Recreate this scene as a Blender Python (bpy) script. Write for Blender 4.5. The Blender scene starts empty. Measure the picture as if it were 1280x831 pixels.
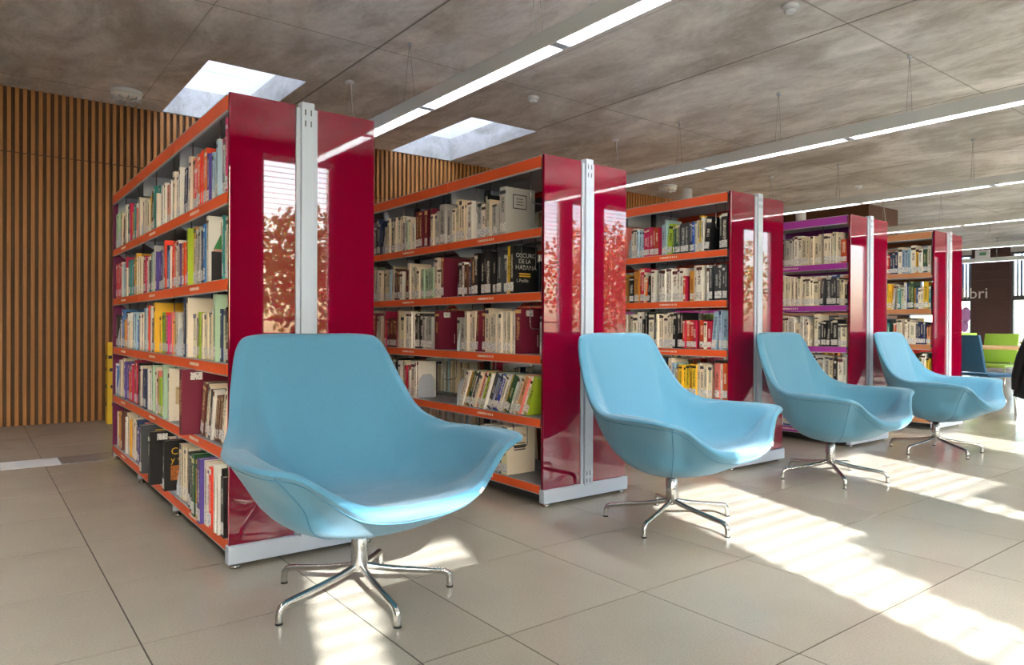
import bpy, bmesh, math, random
import numpy as np
from mathutils import Vector, Matrix
random.seed(11)
C = bpy.context.scene.collection
S = bpy.context.scene

# ------------------------------------------------------------------ camera, sky, sun, exposure
EYE = 0.939
YAW, PITCH, ROLL = math.radians(37.379), math.radians(-.2229), math.radians(.2377)
FPX, CY = 888.53, 411.78
cd = bpy.data.cameras.new('camera'); cam = bpy.data.objects.new('camera', cd); C.objects.link(cam)
cd.sensor_width = 36.0; cd.lens = FPX / 1280 * 36.0
cd.shift_y = (CY - 415.5) / 1280.0
cd.clip_start = .05; cd.clip_end = 400
cam.matrix_world = (Matrix.Translation((0, 0, EYE)) @ Matrix.Rotation(-YAW, 4, 'Z')
                    @ Matrix.Rotation(math.pi/2 + PITCH, 4, 'X') @ Matrix.Rotation(ROLL, 4, 'Z'))
S.camera = cam
W = bpy.data.worlds.new('sky'); S.world = W; W.use_nodes = True
wn = W.node_tree.nodes; bgn = wn['Background']
sk = wn.new('ShaderNodeTexSky'); sk.sky_type = 'NISHITA'; sk.sun_disc = False
sk.sun_elevation = math.radians(28); sk.sun_rotation = math.radians(198); sk.air_density = 1.0; sk.dust_density = 2.5
W.node_tree.links.new(sk.outputs[0], bgn.inputs[0]); bgn.inputs[1].default_value = 1.5
SUNV = Vector((.33, 1.0, -.527)).normalized()
sd = bpy.data.lights.new('sun', 'SUN'); so = bpy.data.objects.new('sun', sd); C.objects.link(so)
sd.energy = 29.0; sd.angle = math.radians(.53); sd.color = (1.0, .985, .97)
so.rotation_euler = SUNV.to_track_quat('-Z', 'Y').to_euler(); so.location = (-4, -20, 12)
S.view_settings.view_transform = 'Standard'; S.view_settings.look = 'None'
S.view_settings.gamma = 1.0; S.view_settings.use_curve_mapping = False
S.view_settings.exposure = 0.55
LAMP = 64.0

# ------------------------------------------------------------------ helpers
def lin(c):
    return tuple(((v/255)/12.92 if v/255 <= .04045 else ((v/255+.055)/1.055)**2.4) for v in c)
MATS = {}
def M(name, rgb=(200, 200, 200), rough=.5, metal=0., noise=0., nscale=20., bump=0., emit=0., coat=0., ior=1.5, trans=0., stretch=None):
    if name in MATS: return MATS[name]
    m = bpy.data.materials.new(name); m.use_nodes = True; nt = m.node_tree; b = nt.nodes['Principled BSDF']
    col = lin(rgb)
    b.inputs['Base Color'].default_value = (*col, 1); b.inputs['Roughness'].default_value = rough
    b.inputs['Metallic'].default_value = metal; b.inputs['IOR'].default_value = ior
    b.inputs['Coat Weight'].default_value = coat; b.inputs['Coat Roughness'].default_value = .02
    b.inputs['Transmission Weight'].default_value = trans
    if emit:
        b.inputs['Emission Color'].default_value = (*col, 1); b.inputs['Emission Strength'].default_value = emit
    if noise or bump:
        tc = nt.nodes.new('ShaderNodeTexCoord'); n = nt.nodes.new('ShaderNodeTexNoise'); n.inputs['Scale'].default_value = nscale
        n.inputs['Detail'].default_value = 4
        src = tc.outputs['Object']
        if stretch:
            mp = nt.nodes.new('ShaderNodeMapping'); mp.inputs['Scale'].default_value = stretch
            nt.links.new(src, mp.inputs[0]); src = mp.outputs[0]
        nt.links.new(src, n.inputs['Vector'])
        if noise:
            r = nt.nodes.new('ShaderNodeMapRange'); r.inputs[1].default_value = .3; r.inputs[2].default_value = .7
            r.inputs[3].default_value = 1-noise; r.inputs[4].default_value = 1+noise
            mx = nt.nodes.new('ShaderNodeMix'); mx.data_type = 'RGBA'; mx.blend_type = 'MULTIPLY'; mx.inputs[0].default_value = 1
            mx.inputs[6].default_value = (*col, 1)
            nt.links.new(n.outputs[0], r.inputs[0]); nt.links.new(r.outputs[0], mx.inputs[7]); nt.links.new(mx.outputs[2], b.inputs['Base Color'])
        if bump:
            bp = nt.nodes.new('ShaderNodeBump'); bp.inputs['Strength'].default_value = bump; bp.inputs['Distance'].default_value = .004
            nt.links.new(n.outputs[0], bp.inputs['Height']); nt.links.new(bp.outputs[0], b.inputs['Normal'])
    MATS[name] = m; return m

class MB:
    def __init__(s): s.v = []; s.f = []; s.m = []; s.uv = {}; s.mats = []; s.sm = []
    def mi(s, mat):
        if mat not in s.mats: s.mats.append(mat)
        return s.mats.index(mat)
    def face(s, idx, mat, smooth=False, uv=None):
        if uv: s.uv[len(s.f)] = uv
        s.f.append(idx); s.m.append(s.mi(mat)); s.sm.append(smooth)
    def box(s, a, b, mat, T=None, seed=None):
        x0, y0, z0 = a; x1, y1, z1 = b; o = len(s.v)
        P = [(x0,y0,z0),(x1,y0,z0),(x1,y1,z0),(x0,y1,z0),(x0,y0,z1),(x1,y0,z1),(x1,y1,z1),(x0,y1,z1)]
        s.v += [tuple(T @ Vector(p)) for p in P] if T else P
        for i, q in enumerate(((0,3,2,1),(4,5,6,7),(0,1,5,4),(1,2,6,5),(2,3,7,6),(3,0,4,7))):
            uv = None
            if seed is not None and i == 5:   # the -x face carries the lettering: (3,0,4,7)
                uv = [(seed+.999, 0.001), (seed+.001, 0.001), (seed+.001, .999), (seed+.999, .999)]
            s.face(tuple(o+k for k in q), mat, uv=uv)
        return s
    def quad(s, pts, mat, uv=None):
        o = len(s.v); s.v += [tuple(p) for p in pts]; s.face(tuple(range(o, o+len(pts))), mat, uv=uv); return s
    def tube(s, path, r, mat, n=8, caps=True):
        path = [Vector(p) for p in path]; o = len(s.v); k = len(path)
        up = Vector((0, 0, 1)); prev = None
        for i, p in enumerate(path):
            t = (path[min(i+1, k-1)] - path[max(i-1, 0)]).normalized()
            if prev is None:
                a = t.cross(up) if abs(t.z) < .9 else t.cross(Vector((1, 0, 0)))
            else: a = prev - t*prev.dot(t)
            a.normalize(); prev = a; b = t.cross(a)
            rr = r[i] if isinstance(r, (list, tuple)) else r
            for j in range(n):
                w = 2*math.pi*j/n; s.v.append(tuple(p + a*math.cos(w)*rr + b*math.sin(w)*rr))
        for i in range(k-1):
            for j in range(n):
                s.face((o+i*n+j, o+i*n+(j+1) % n, o+(i+1)*n+(j+1) % n, o+(i+1)*n+j), mat, True)
        if caps:
            s.face(tuple(o+j for j in range(n))[::-1], mat); s.face(tuple(o+(k-1)*n+j for j in range(n)), mat)
        return s
    def lathe(s, prof, mat, n=24, c=(0, 0, 0), smooth=True):
        o = len(s.v); k = len(prof)
        for r, z in prof:
            for j in range(n):
                w = 2*math.pi*j/n; s.v.append((c[0]+r*math.cos(w), c[1]+r*math.sin(w), c[2]+z))
        for i in range(k-1):
            for j in range(n):
                s.face((o+i*n+j, o+i*n+(j+1) % n, o+(i+1)*n+(j+1) % n, o+(i+1)*n+j), mat, smooth)
        s.face(tuple(o+j for j in range(n))[::-1], mat); s.face(tuple(o+(k-1)*n+j for j in range(n)), mat)
        return s
    def mesh(s, name):
        me = bpy.data.meshes.new(name); me.from_pydata(s.v, [], s.f)
        for m in s.mats: me.materials.append(m)
        me.polygons.foreach_set('material_index', s.m); me.polygons.foreach_set('use_smooth', s.sm)
        if s.uv:
            ul = me.uv_layers.new(name='UVMap')
            buf = np.full(len(me.loops)*2, -1.0, dtype=np.float32)
            for fi, uv in s.uv.items():
                st = me.polygons[fi].loop_start
                for k, (u, v) in enumerate(uv): buf[2*(st+k)] = u; buf[2*(st+k)+1] = v
            ul.data.foreach_set('uv', buf)
        me.update(); return me
    def build(s, name, parent=None, bevel=0, seg=2, loc=None):
        o = obj(name, s.mesh(name), parent)
        if loc: o.location = loc
        if bevel:
            b = o.modifiers.new('bevel', 'BEVEL'); b.width = bevel; b.segments = seg; b.limit_method = 'ANGLE'
        return o
def obj(name, me, parent=None):
    o = bpy.data.objects.new(name, me); C.objects.link(o); o.parent = parent; return o
def tag(o, label=None, cat=None, group=None, kind=None):
    if label: o['label'] = label
    if cat: o['category'] = cat
    if group: o['group'] = group
    if kind: o['kind'] = kind
    return o
def empty(name, loc=(0, 0, 0), rz=0.):
    o = bpy.data.objects.new(name, None); C.objects.link(o); o.location = loc; o.rotation_euler = (0, 0, rz); o.empty_display_size = .1; return o
def bx(name, a, b, mat, parent=None, bevel=0): return MB().box(a, b, mat).build(name, parent, bevel)
def text_mesh(txt, size, mat, depth=.0):
    cu = bpy.data.curves.new('lettering', 'FONT'); cu.body = txt; cu.size = size; cu.extrude = depth; cu.align_x = 'LEFT'; cu.resolution_u = 2
    t = bpy.data.objects.new('lettering', cu); C.objects.link(t); bpy.context.view_layer.update()
    me = bpy.data.meshes.new_from_object(t.evaluated_get(bpy.context.evaluated_depsgraph_get()))
    bpy.data.objects.remove(t); bpy.data.curves.remove(cu); me.materials.clear(); me.materials.append(mat); return me
def px(x, y, z):          # where a world point falls in the photograph (1280 x 831): used only to rank sizes
    c, s = math.cos(YAW), math.sin(YAW); X = c*x-s*y; D = s*x+c*y; Z = z-EYE
    if D < .2: return None
    return 640+FPX*X/D, CY-3.5-FPX*Z/D

# ------------------------------------------------------------------ materials
ZC, YW, YB, XF, XL = 3.13, 8.02, -2.75, 22.0, -3.2      # ceiling, ribbed wall, window wall, far wall, left wall
def concrete(name, base, seams):
    m = bpy.data.materials.new(name); m.use_nodes = True; nt = m.node_tree; N = nt.nodes; L = nt.links; b = N['Principled BSDF']
    tc = N.new('ShaderNodeTexCoord')
    def noise(sc, st, det=6, dist=0.):
        mp = N.new('ShaderNodeMapping'); mp.inputs['Scale'].default_value = st; L.new(tc.outputs['Object'], mp.inputs[0])
        n = N.new('ShaderNodeTexNoise'); n.inputs['Scale'].default_value = sc; n.inputs['Detail'].default_value = det; n.inputs['Distortion'].default_value = dist
        n.inputs['Roughness'].default_value = .62
        L.new(mp.outputs[0], n.inputs['Vector']); return n.outputs[0]
    def rng(v, a, c, lo, hi):
        r = N.new('ShaderNodeMapRange'); r.inputs[1].default_value = a; r.inputs[2].default_value = c; r.inputs[3].default_value = lo; r.inputs[4].default_value = hi
        L.new(v, r.inputs[0]); return r.outputs[0]
    def mul(a, c):
        k = N.new('ShaderNodeMath'); k.operation = 'MULTIPLY'; L.new(a, k.inputs[0])
        if isinstance(c, float): k.inputs[1].default_value = c
        else: L.new(c, k.inputs[1])
        return k.outputs[0]
    big = rng(noise(.9, (1, .6, 1), 5, 1.2), .32, .68, .66, 1.22)
    mid = rng(noise(4.5, (1, .45, 1), 8, .8), .3, .7, .8, 1.16)
    fine = rng(noise(38, (1, .4, 1), 4), .3, .7, .92, 1.07)
    v = mul(mul(big, mid), fine)
    if seams:
        sx = N.new('ShaderNodeSeparateXYZ'); L.new(tc.outputs['Object'], sx.inputs[0])
        def line(out, period, off, wd, dark):
            a = N.new('ShaderNodeMath'); a.operation = 'ADD'; a.inputs[1].default_value = -off; L.new(out, a.inputs[0])
            p = N.new('ShaderNodeMath'); p.operation = 'PINGPONG'; p.inputs[1].default_value = period/2; L.new(a.outputs[0], p.inputs[0])
            return rng(p.outputs[0], wd*.5, wd, dark, 1.)
        v = mul(v, line(sx.outputs[0], 2.46, 0.10, .013, .42)); v = mul(v, line(sx.outputs[0], 1.23, 0.10, .007, .72))
        v = mul(v, line(sx.outputs[1], 2.5, 0.11, .009, .6))
    cr = N.new('ShaderNodeValToRGB'); cr.color_ramp.elements[0].color = (0, 0, 0, 1); cr.color_ramp.elements[1].position = .75
    c = lin(base); cr.color_ramp.elements[1].color = (c[0]*1.5, c[1]*1.5, c[2]*1.5, 1)
    e = cr.color_ramp.elements.new(.5); e.color = (*c, 1); e = cr.color_ramp.elements.new(.35); e.color = (c[0]*.62, c[1]*.59, c[2]*.55, 1)
    L.new(mul(v, .5), cr.inputs[0]); L.new(cr.outputs[0], b.inputs['Base Color'])
    bp = N.new('ShaderNodeBump'); bp.inputs['Strength'].default_value = .25; bp.inputs['Distance'].default_value = .01; L.new(v, bp.inputs['Height']); L.new(bp.outputs[0], b.inputs['Normal'])
    b.inputs['Roughness'].default_value = .42; b.inputs['Specular IOR Level'].default_value = .5
    return m
m_ceil = concrete('ceiling_concrete', (226, 224, 220), True)
m_shaft = concrete('shaft_concrete', (196, 197, 198), False)
m_white = M('white_paint', (232, 234, 238), .6)
m_louver = M('louver_white', (226, 228, 230), .35)
m_alu = M('grey_aluminium', (186, 194, 204), .34, .25)
m_base = M('base_aluminium', (186, 197, 213), .36, 0.)
m_house = M('lamp_housing_grey', (228, 234, 236), .45, .15)
m_glassred = M('crimson_back_painted_glass', (120, 0, 35), .3, coat=1., ior=1.4)
m_glassred.node_tree.nodes['Principled BSDF'].inputs['Coat IOR'].default_value = 1.75
m_glassred.node_tree.nodes['Principled BSDF'].inputs['Specular IOR Level'].default_value = 0.
m_purple = M('plum_end_sheet', (112, 22, 76), .4)
m_shelf = M('shelf_grey_steel', (150, 154, 162), .42, .2)
m_bracket = M('shelf_bracket_light', (196, 204, 216), .45)
m_dark = M('dark_steel', (52, 55, 62), .5)
m_black = M('black_plinth', (38, 40, 42), .55)
m_wire = M('chrome_wire', (205, 208, 210), .18, .9)
m_chrome = M('brushed_chrome', (200, 198, 194), .16, 1.)
m_pole = M('satin_steel', (196, 194, 190), .26, 1.)
m_rubber = M('black_rubber', (24, 24, 25), .7)
m_fabric = M('blue_wool_felt', (79, 138, 167), .92, noise=.10, nscale=420, bump=.35)
MATS['blue_wool_felt'].node_tree.nodes['Principled BSDF'].inputs['Sheen Weight'].default_value = .25
m_seam = M('blue_seam_thread', (70, 128, 160), .9)
m_tag = M('white_woven_tag', (228, 232, 232), .7)
m_wood = M('batten_wood', (188, 128, 70), .5, noise=.14, nscale=3., stretch=(30, 30, 1.2))
m_joint = M('floor_joint', (62, 56, 50), .8)
def perforated():
    m = bpy.data.materials.new('perforated_wood_backing'); m.use_nodes = True; nt = m.node_tree; N = nt.nodes; b = N['Principled BSDF']
    tc = N.new('ShaderNodeTexCoord'); v = N.new('ShaderNodeTexVoronoi'); v.inputs['Scale'].default_value = 90; v.inputs['Randomness'].default_value = 0.
    r = N.new('ShaderNodeValToRGB'); r.color_ramp.elements[0].position = .30; r.color_ramp.elements[1].position = .38
    r.color_ramp.elements[0].color = (*lin((22, 16, 12)), 1); r.color_ramp.elements[1].color = (*lin((112, 78, 48)), 1)
    nt.links.new(tc.outputs['Object'], v.inputs['Vector']); nt.links.new(v.outputs['Distance'], r.inputs[0]); nt.links.new(r.outputs[0], b.inputs['Base Color'])
    b.inputs['Roughness'].default_value = .6; return m
m_perf = perforated()
def tile_mat():
    m = bpy.data.materials.new('beige_porcelain'); m.use_nodes = True; nt = m.node_tree; N = nt.nodes; L = nt.links; b = N['Principled BSDF']
    tc = N.new('ShaderNodeNewGeometry'); n = N.new('ShaderNodeTexNoise'); n.inputs['Scale'].default_value = 160; n.inputs['Detail'].default_value = 3
    n2 = N.new('ShaderNodeTexNoise'); n2.inputs['Scale'].default_value = 2.5; n2.inputs['Detail'].default_value = 5
    oi = N.new('ShaderNodeObjectInfo')
    L.new(tc.outputs['Position'], n.inputs['Vector']); L.new(tc.outputs['Position'], n2.inputs['Vector'])
    def rng(v, a, c, lo, hi):
        r = N.new('ShaderNodeMapRange'); r.inputs[1].default_value = a; r.inputs[2].default_value = c; r.inputs[3].default_value = lo; r.inputs[4].default_value = hi
        L.new(v, r.inputs[0]); return r.outputs[0]
    def mul(a, c):
        k = N.new('ShaderNodeMath'); k.operation = 'MULTIPLY'; L.new(a, k.inputs[0]); L.new(c, k.inputs[1]); return k.outputs[0]
    v = mul(mul(rng(n.outputs[0], .3, .7, .90, 1.08), rng(oi.outputs['Random'], 0, 1, .96, 1.04)), rng(n2.outputs[0], .3, .7, .95, 1.05))
    mx = N.new('ShaderNodeMix'); mx.data_type = 'RGBA'; mx.blend_type = 'MULTIPLY'; mx.inputs[0].default_value = 1; mx.inputs[6].default_value = (*lin((170, 163, 150)), 1)
    L.new(v, mx.inputs[7]); L.new(mx.outputs[2], b.inputs['Base Color'])
    b.inputs['Roughness'].default_value = .2; b.inputs['Specular IOR Level'].default_value = .5
    return m
m_tile = tile_mat()
def book_mat(name, rgb, ink):
    m = bpy.data.materials.new('book_'+name); m.use_nodes = True; nt = m.node_tree; N = nt.nodes; L = nt.links; b = N['Principled BSDF']
    uv = N.new('ShaderNodeUVMap'); uv.uv_map = 'UVMap'; sx = N.new('ShaderNodeSeparateXYZ'); L.new(uv.outputs[0], sx.inputs[0])
    def mt(op, a, c=None, d=None):
        k = N.new('ShaderNodeMath'); k.operation = op
        for i, q in enumerate((a, c, d)):
            if q is None: continue
            if isinstance(q, (int, float)): k.inputs[i].default_value = q
            else: L.new(q, k.inputs[i])
        return k.outputs[0]
    u = mt('FRACT', sx.outputs[0]); seed = mt('FLOOR', sx.outputs[0])
    wn_ = N.new('ShaderNodeTexWhiteNoise'); wn_.noise_dimensions = '1D'; L.new(seed, wn_.inputs['W']); sp = N.new('ShaderNodeSeparateColor'); L.new(wn_.outputs['Color'], sp.inputs[0])
    r1, r2, r3 = sp.outputs
    # title: upright run of blocky letters along the spine, its place and length differ by book
    cv = N.new('ShaderNodeCombineXYZ'); L.new(mt('MULTIPLY', u, 4.), cv.inputs[0]); L.new(mt('MULTIPLY', sx.outputs[1], 42.), cv.inputs[1]); L.new(seed, cv.inputs[2])
    n = N.new('ShaderNodeTexNoise'); n.inputs['Scale'].default_value = 1.6; n.inputs['Detail'].default_value = 1; L.new(cv.outputs[0], n.inputs['Vector'])
    ink_on = mt('GREATER_THAN', n.outputs[0], .5)
    in_u = mt('LESS_THAN', mt('ABSOLUTE', mt('SUBTRACT', u, .5)), .24)
    c0 = mt('MULTIPLY_ADD', r1, .2, .5); ln = mt('MULTIPLY_ADD', r2, .22, .1)
    in_v = mt('LESS_THAN', mt('ABSOLUTE', mt('SUBTRACT', sx.outputs[1], c0)), ln)
    title = mt('MULTIPLY', mt('MULTIPLY', ink_on, in_u), in_v)
    band = mt('MULTIPLY', mt('LESS_THAN', mt('ABSOLUTE', mt('SUBTRACT', sx.outputs[1], mt('MULTIPLY_ADD', r2, .1, .86))), mt('MULTIPLY', r3, .05)), mt('GREATER_THAN', r3, .45))
    ok = mt('GREATER_THAN', sx.outputs[1], -.5)
    f = mt('MULTIPLY', mt('MAXIMUM', title, band), ok)
    hv = N.new('ShaderNodeHueSaturation'); hv.inputs['Color'].default_value = (*lin(rgb), 1)
    L.new(mt('MULTIPLY_ADD', r1, .06, .47), hv.inputs['Hue']); L.new(mt('MULTIPLY_ADD', r3, .4, .8), hv.inputs['Value'])
    mx = N.new('ShaderNodeMix'); mx.data_type = 'RGBA'; L.new(f, mx.inputs[0]); L.new(hv.outputs[0], mx.inputs[6]); mx.inputs[7].default_value = (*lin(ink), 1)
    L.new(mx.outputs[2], b.inputs['Base Color']); b.inputs['Roughness'].default_value = .42
    return m
PAL = {'cream': ((238, 230, 210), (70, 60, 54)), 'white': ((240, 238, 230), (90, 40, 40)), 'ivory': ((228, 218, 190), (60, 66, 84)), 'grey': ((186, 186, 182), (50, 54, 60)),
       'pale blue': ((170, 196, 216), (40, 60, 110)), 'pale green': ((176, 206, 178), (40, 80, 60)), 'teal': ((48, 128, 132), (230, 230, 216)), 'navy': ((36, 48, 92), (220, 214, 190)),
       'blue': ((58, 104, 186), (240, 240, 236)), 'red': ((190, 34, 40), (244, 236, 214)), 'maroon': ((110, 26, 34), (220, 186, 120)), 'orange': ((232, 110, 44), (250, 244, 230)),
       'yellow': ((236, 200, 54), (50, 44, 40)), 'mustard': ((206, 158, 60), (70, 40, 24)), 'lime green': ((158, 196, 52), (40, 60, 30)), 'dark green': ((40, 84, 58), (220, 210, 160)),
       'black': ((30, 30, 34), (232, 228, 216)), 'brown': ((104, 66, 44), (226, 200, 150)), 'pink': ((222, 60, 122), (250, 240, 244)), 'purple': ((96, 66, 146), (236, 230, 240)),
       'charcoal': ((66, 70, 76), (210, 210, 206)), 'salmon': ((222, 140, 116), (80, 30, 30))}
BM = {k: book_mat(k.replace(' ', '_'), *v) for k, v in PAL.items()}
m_page = M('paper_pages', (228, 218, 194), .85, noise=.06, nscale=300, stretch=(1, 40, 1))
def label_mat():
    m = bpy.data.materials.new('spine_sticker'); m.use_nodes = True; nt = m.node_tree; N = nt.nodes; b = N['Principled BSDF']
    tc = N.new('ShaderNodeNewGeometry'); n = N.new('ShaderNodeTexNoise'); n.inputs['Scale'].default_value = 150; n.inputs['Detail'].default_value = 1
    r = N.new('ShaderNodeValToRGB'); r.color_ramp.elements[0].position = .36; r.color_ramp.elements[1].position = .43
    r.color_ramp.elements[0].color = (*lin((120, 120, 124)), 1); r.color_ramp.elements[1].color = (*lin((240, 240, 238)), 1)
    nt.links.new(tc.outputs['Position'], n.inputs['Vector']); nt.links.new(n.outputs[0], r.inputs[0]); nt.links.new(r.outputs[0], b.inputs['Base Color']); b.inputs['Roughness'].default_value = .5
    return m
m_sticker = label_mat()
def lip_label():
    m = bpy.data.materials.new('shelf_lettering'); m.use_nodes = True; nt = m.node_tree; N = nt.nodes; b = N['Principled BSDF']
    b.inputs['Base Color'].default_value = (*lin((246, 226, 212)), 1); b.inputs['Roughness'].default_value = .5; return m
m_liptext = lip_label()

# ------------------------------------------------------------------ floor: base slab with single tiles
floor = bx('floor', (XL-.2, YB-.2, -.12), (XF+.2, 12.2, -.0015), m_joint); tag(floor, kind='structure')
TX0, TY0, TS = .404, 2.3217, .6
xs = []
k = -7
while TX0+k*TS < XF+.3:
    xs.append(TX0 + k*TS); 
    if k == 1: xs.append(TX0+1.5*TS); TX0 += .5*TS
    k += 1
ys = [2.3217+j*TS for j in range(-9, 17)]
tiles = []
for i in range(len(xs)-1):
    for j in range(len(ys)-1):
        a, b_ = (xs[i], ys[j]), (xs[i+1], ys[j+1])
        x0, x1, y0, y1 = max(a[0], XL), min(b_[0], XF), max(a[1], YB), min(b_[1], 12.)
        if x1-x0 < .02 or y1-y0 < .02: continue
        ps = [px(x, y, 0) for x in (x0, x1) for y in (y0, y1)]
        vis = 0
        if all(ps):
            uu = [p[0] for p in ps]; vv = [p[1] for p in ps]
            if max(uu) > 0 and min(uu) < 1280 and min(vv) < 831 and y1 < 8.1:
                vis = (min(max(uu), 1280)-max(min(uu), 0))*(min(max(vv), 831)-min(vv))
        tiles.append((vis, x0, x1, y0, y1))
tiles.sort(reverse=True)
G = .0025
def tile_box(mb, x0, x1, y0, y1, z0=-.0015, z1=0.):
    mb.box((x0+G, y0+G, z0), (x1-G, y1-G, z1), m_tile)
# the duct cover strip in the floor interrupts the tiles
DY0, DY1 = 5.632, 5.94
rest = MB(); cache = {}
cnt = 0
for vis, x0, x1, y0, y1 in tiles:
    spans = [(y0, y1)]
    if x0 < .9 and y0 < DY1 and y1 > DY0:
        spans = [(p, q) for p, q in ((y0, min(y1, DY0)), (max(y0, DY1), y1)) if q-p > .012]
    for p, q in spans:
        if vis > 120 and cnt < 298:
            key = (round(x1-x0, 3), round(q-p, 3))
            if key not in cache: cache[key] = tile_box.__call__ and (lambda mb: (tile_box(mb, 0, key[0], 0, key[1]), mb)[1])(MB()).mesh('floor_tile')
            o = obj('floor_tile', cache[key], floor); o.location = (x0, p, 0); cnt += 1
        else: tile_box(rest, x0, x1, p, q)
tag(rest.build('floor_tile_field', floor), kind='stuff')
m_strip_w = M('duct_cover_white', (232, 234, 236), .35); m_strip_g = M('duct_cover_grey', (150, 150, 152), .3, .4)
tag(bx('floor_duct_cover', (XL, DY0+.003, -.02), (.497, DY1-.003, .003), m_strip_w), 'white floor duct cover set flush in the beige tiles', 'duct cover')
tag(bx('floor_duct_cover', (.503, DY0+.003, -.02), (.895, DY1-.003, .002), m_strip_g), 'grey floor duct cover running in under the bookcase', 'duct cover')

# ------------------------------------------------------------------ ceiling with two light shafts
holes = [(1.57, 2.41, 6.2, 7.98), (4.18, 5.06, 6.18, 7.98)]
cx = sorted({XL, XF, *[h[0] for h in holes], *[h[1] for h in holes]}); cyv = sorted({YB, 12.2, *[h[2] for h in holes], *[h[3] for h in holes]})
mb = MB()
for i in range(len(cx)-1):
    for j in range(len(cyv)-1):
        mxx, myy = (cx[i]+cx[i+1])/2, (cyv[j]+cyv[j+1])/2
        if any(h[0] < mxx < h[1] and h[2] < myy < h[3] for h in holes): continue
        mb.box((cx[i], cyv[j], ZC), (cx[i+1], cyv[j+1], ZC+.12), m_ceil)
ceiling = tag(mb.build('ceiling'), kind='structure')
for n_, h in enumerate(holes):
    mb = MB(); w = .08; z1 = 3.42
    for a, b_ in (((h[0]-w, h[2]-w), (h[0], h[3]+w)), ((h[1], h[2]-w), (h[1]+w, h[3]+w)), ((h[0], h[2]-w), (h[1], h[2])), ((h[0], h[3]), (h[1], h[3]+w))):
        mb.box((a[0], a[1], ZC+.12 if 1 else 0), (b_[0], b_[1], z1), m_shaft)
        mb.box((a[0], a[1], z1), (b_[0], b_[1], 4.25), m_white)
    # thin concrete-coloured reveal inside the slab thickness
    e = .004
    mb.box((h[0], h[2], ZC+.002), (h[0]+e, h[3], ZC+.12), m_shaft); mb.box((h[1]-e, h[2], ZC+.002), (h[1], h[3], ZC+.12), m_shaft)
    mb.box((h[0]+e, h[2], ZC+.002), (h[1]-e, h[2]+e, ZC+.12), m_shaft); mb.box((h[0]+e, h[3]-e, ZC+.002), (h[1]-e, h[3], ZC+.12), m_shaft)
    for zz in (3.64, 3.86): mb.box((h[0], h[3]-.004, zz), (h[1], h[3], zz+.006), m_bracket)
    sh = mb.build('skylight_shaft', ceiling)
    if 'skylight_tint' not in bpy.data.materials:
        g = bpy.data.materials.new('skylight_tint'); g.use_nodes = True; g.node_tree.nodes.remove(g.node_tree.nodes['Principled BSDF'])
        tr = g.node_tree.nodes.new('ShaderNodeBsdfTranslucent'); tr.inputs[0].default_value = (.58, .6, .62, 1); g.node_tree.links.new(tr.outputs[0], g.node_tree.nodes['Material Output'].inputs[0])
    bx('skylight_dome', (h[0]-w, h[2]-w, 4.25), (h[1]+w, h[3]+w, 4.27), g, sh)

# ------------------------------------------------------------------ walls
wb = tag(bx('wall_back', (XL, YW, 0), (13.7, YW+.15, ZC), m_perf), kind='structure')
PER = .061; JZ = 2.53
def batten_mesh(h):
    return MB().box((-.0145, -.032, 0), (.0145, 0, h), m_wood).mesh('batten')
bl, bu = batten_mesh(JZ-.012), batten_mesh(ZC-JZ-.006)
x = -.32; nb = 0; far_b = MB()
while x < 13.65:
    if nb < 148:
        o = obj('batten', bl, wb); o.location = (x, YW, .004); o = obj('batten', bu, wb); o.location = (x, YW, JZ+.003); nb += 1
    else: far_b.box((x-.0145, YW-.032, .004), (x+.0145, YW, ZC-.003), m_wood)
    x += PER
x = -.32-PER
while x > XL:
    far_b.box((x-.0145, YW-.032, .004), (x+.0145, YW, ZC-.003), m_wood); x -= PER
tag(far_b.build('batten_field', wb), kind='stuff')
m_wall = M('wall_plaster', (196, 192, 188), .8, noise=.04, nscale=8)
tag(bx('wall_left', (XL-.15, YB, 0), (XL, YW, ZC), m_wall), kind='structure')
m_brownbox = M('brown_panelling', (92, 58, 36), .5, noise=.15, nscale=3, stretch=(1, 1, 14))
tag(bx('wall_return', (12.6, 6.15, 0), (13.7, YW, ZC), m_brownbox), kind='structure')
tag(bx('wall_rear_room', (13.7, 12., 0), (XF, 12.15, ZC), m_wall), kind='structure')
tag(bx('wall_rear_side', (13.55, YW+.15, 0), (13.7, 12., ZC), m_wall), kind='structure')
# window wall behind the viewer: narrow full-height windows with horizontal blinds
wins = [(-2.55, -1.8), (-.82, -.04), (1.05, 1.86), (2.72, 3.6), (4.66, 5.34), (6.35, 7.42), (7.62, 8.06), (8.32, 9.05), (10.2, 11.2), (12.2, 13.2), (14.2, 15.2), (16.2, 17.2), (18.2, 19.2), (20.2, 21.2)]
SILL, HEAD = .62, 2.95
mb = MB(); p = XL; m_fwall = M('window_wall_dark', (52, 45, 43), .7, noise=.05, nscale=6)
for a, b_ in wins: mb.box((p, YB-.1, 0), (a, YB, ZC), m_fwall); p = b_
mb.box((p, YB-.1, 0), (XF, YB, ZC), m_fwall)
for a, b_ in wins: mb.box((a, YB-.1, 0), (b_, YB, SILL), m_fwall); mb.box((a, YB-.1, HEAD), (b_, YB, ZC), m_fwall)
tag(mb.build('wall_front'), kind='structure')
m_frame = M('window_frame_grey', (96, 98, 102), .4, .4)
m_pane = bpy.data.materials.new('window_glass'); m_pane.use_nodes = True
_nt = m_pane.node_tree; _nt.nodes.remove(_nt.nodes['Principled BSDF']); _t = _nt.nodes.new('ShaderNodeBsdfTransparent'); _g = _nt.nodes.new('ShaderNodeBsdfGlossy'); _g.inputs['Roughness'].default_value = .02
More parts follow.
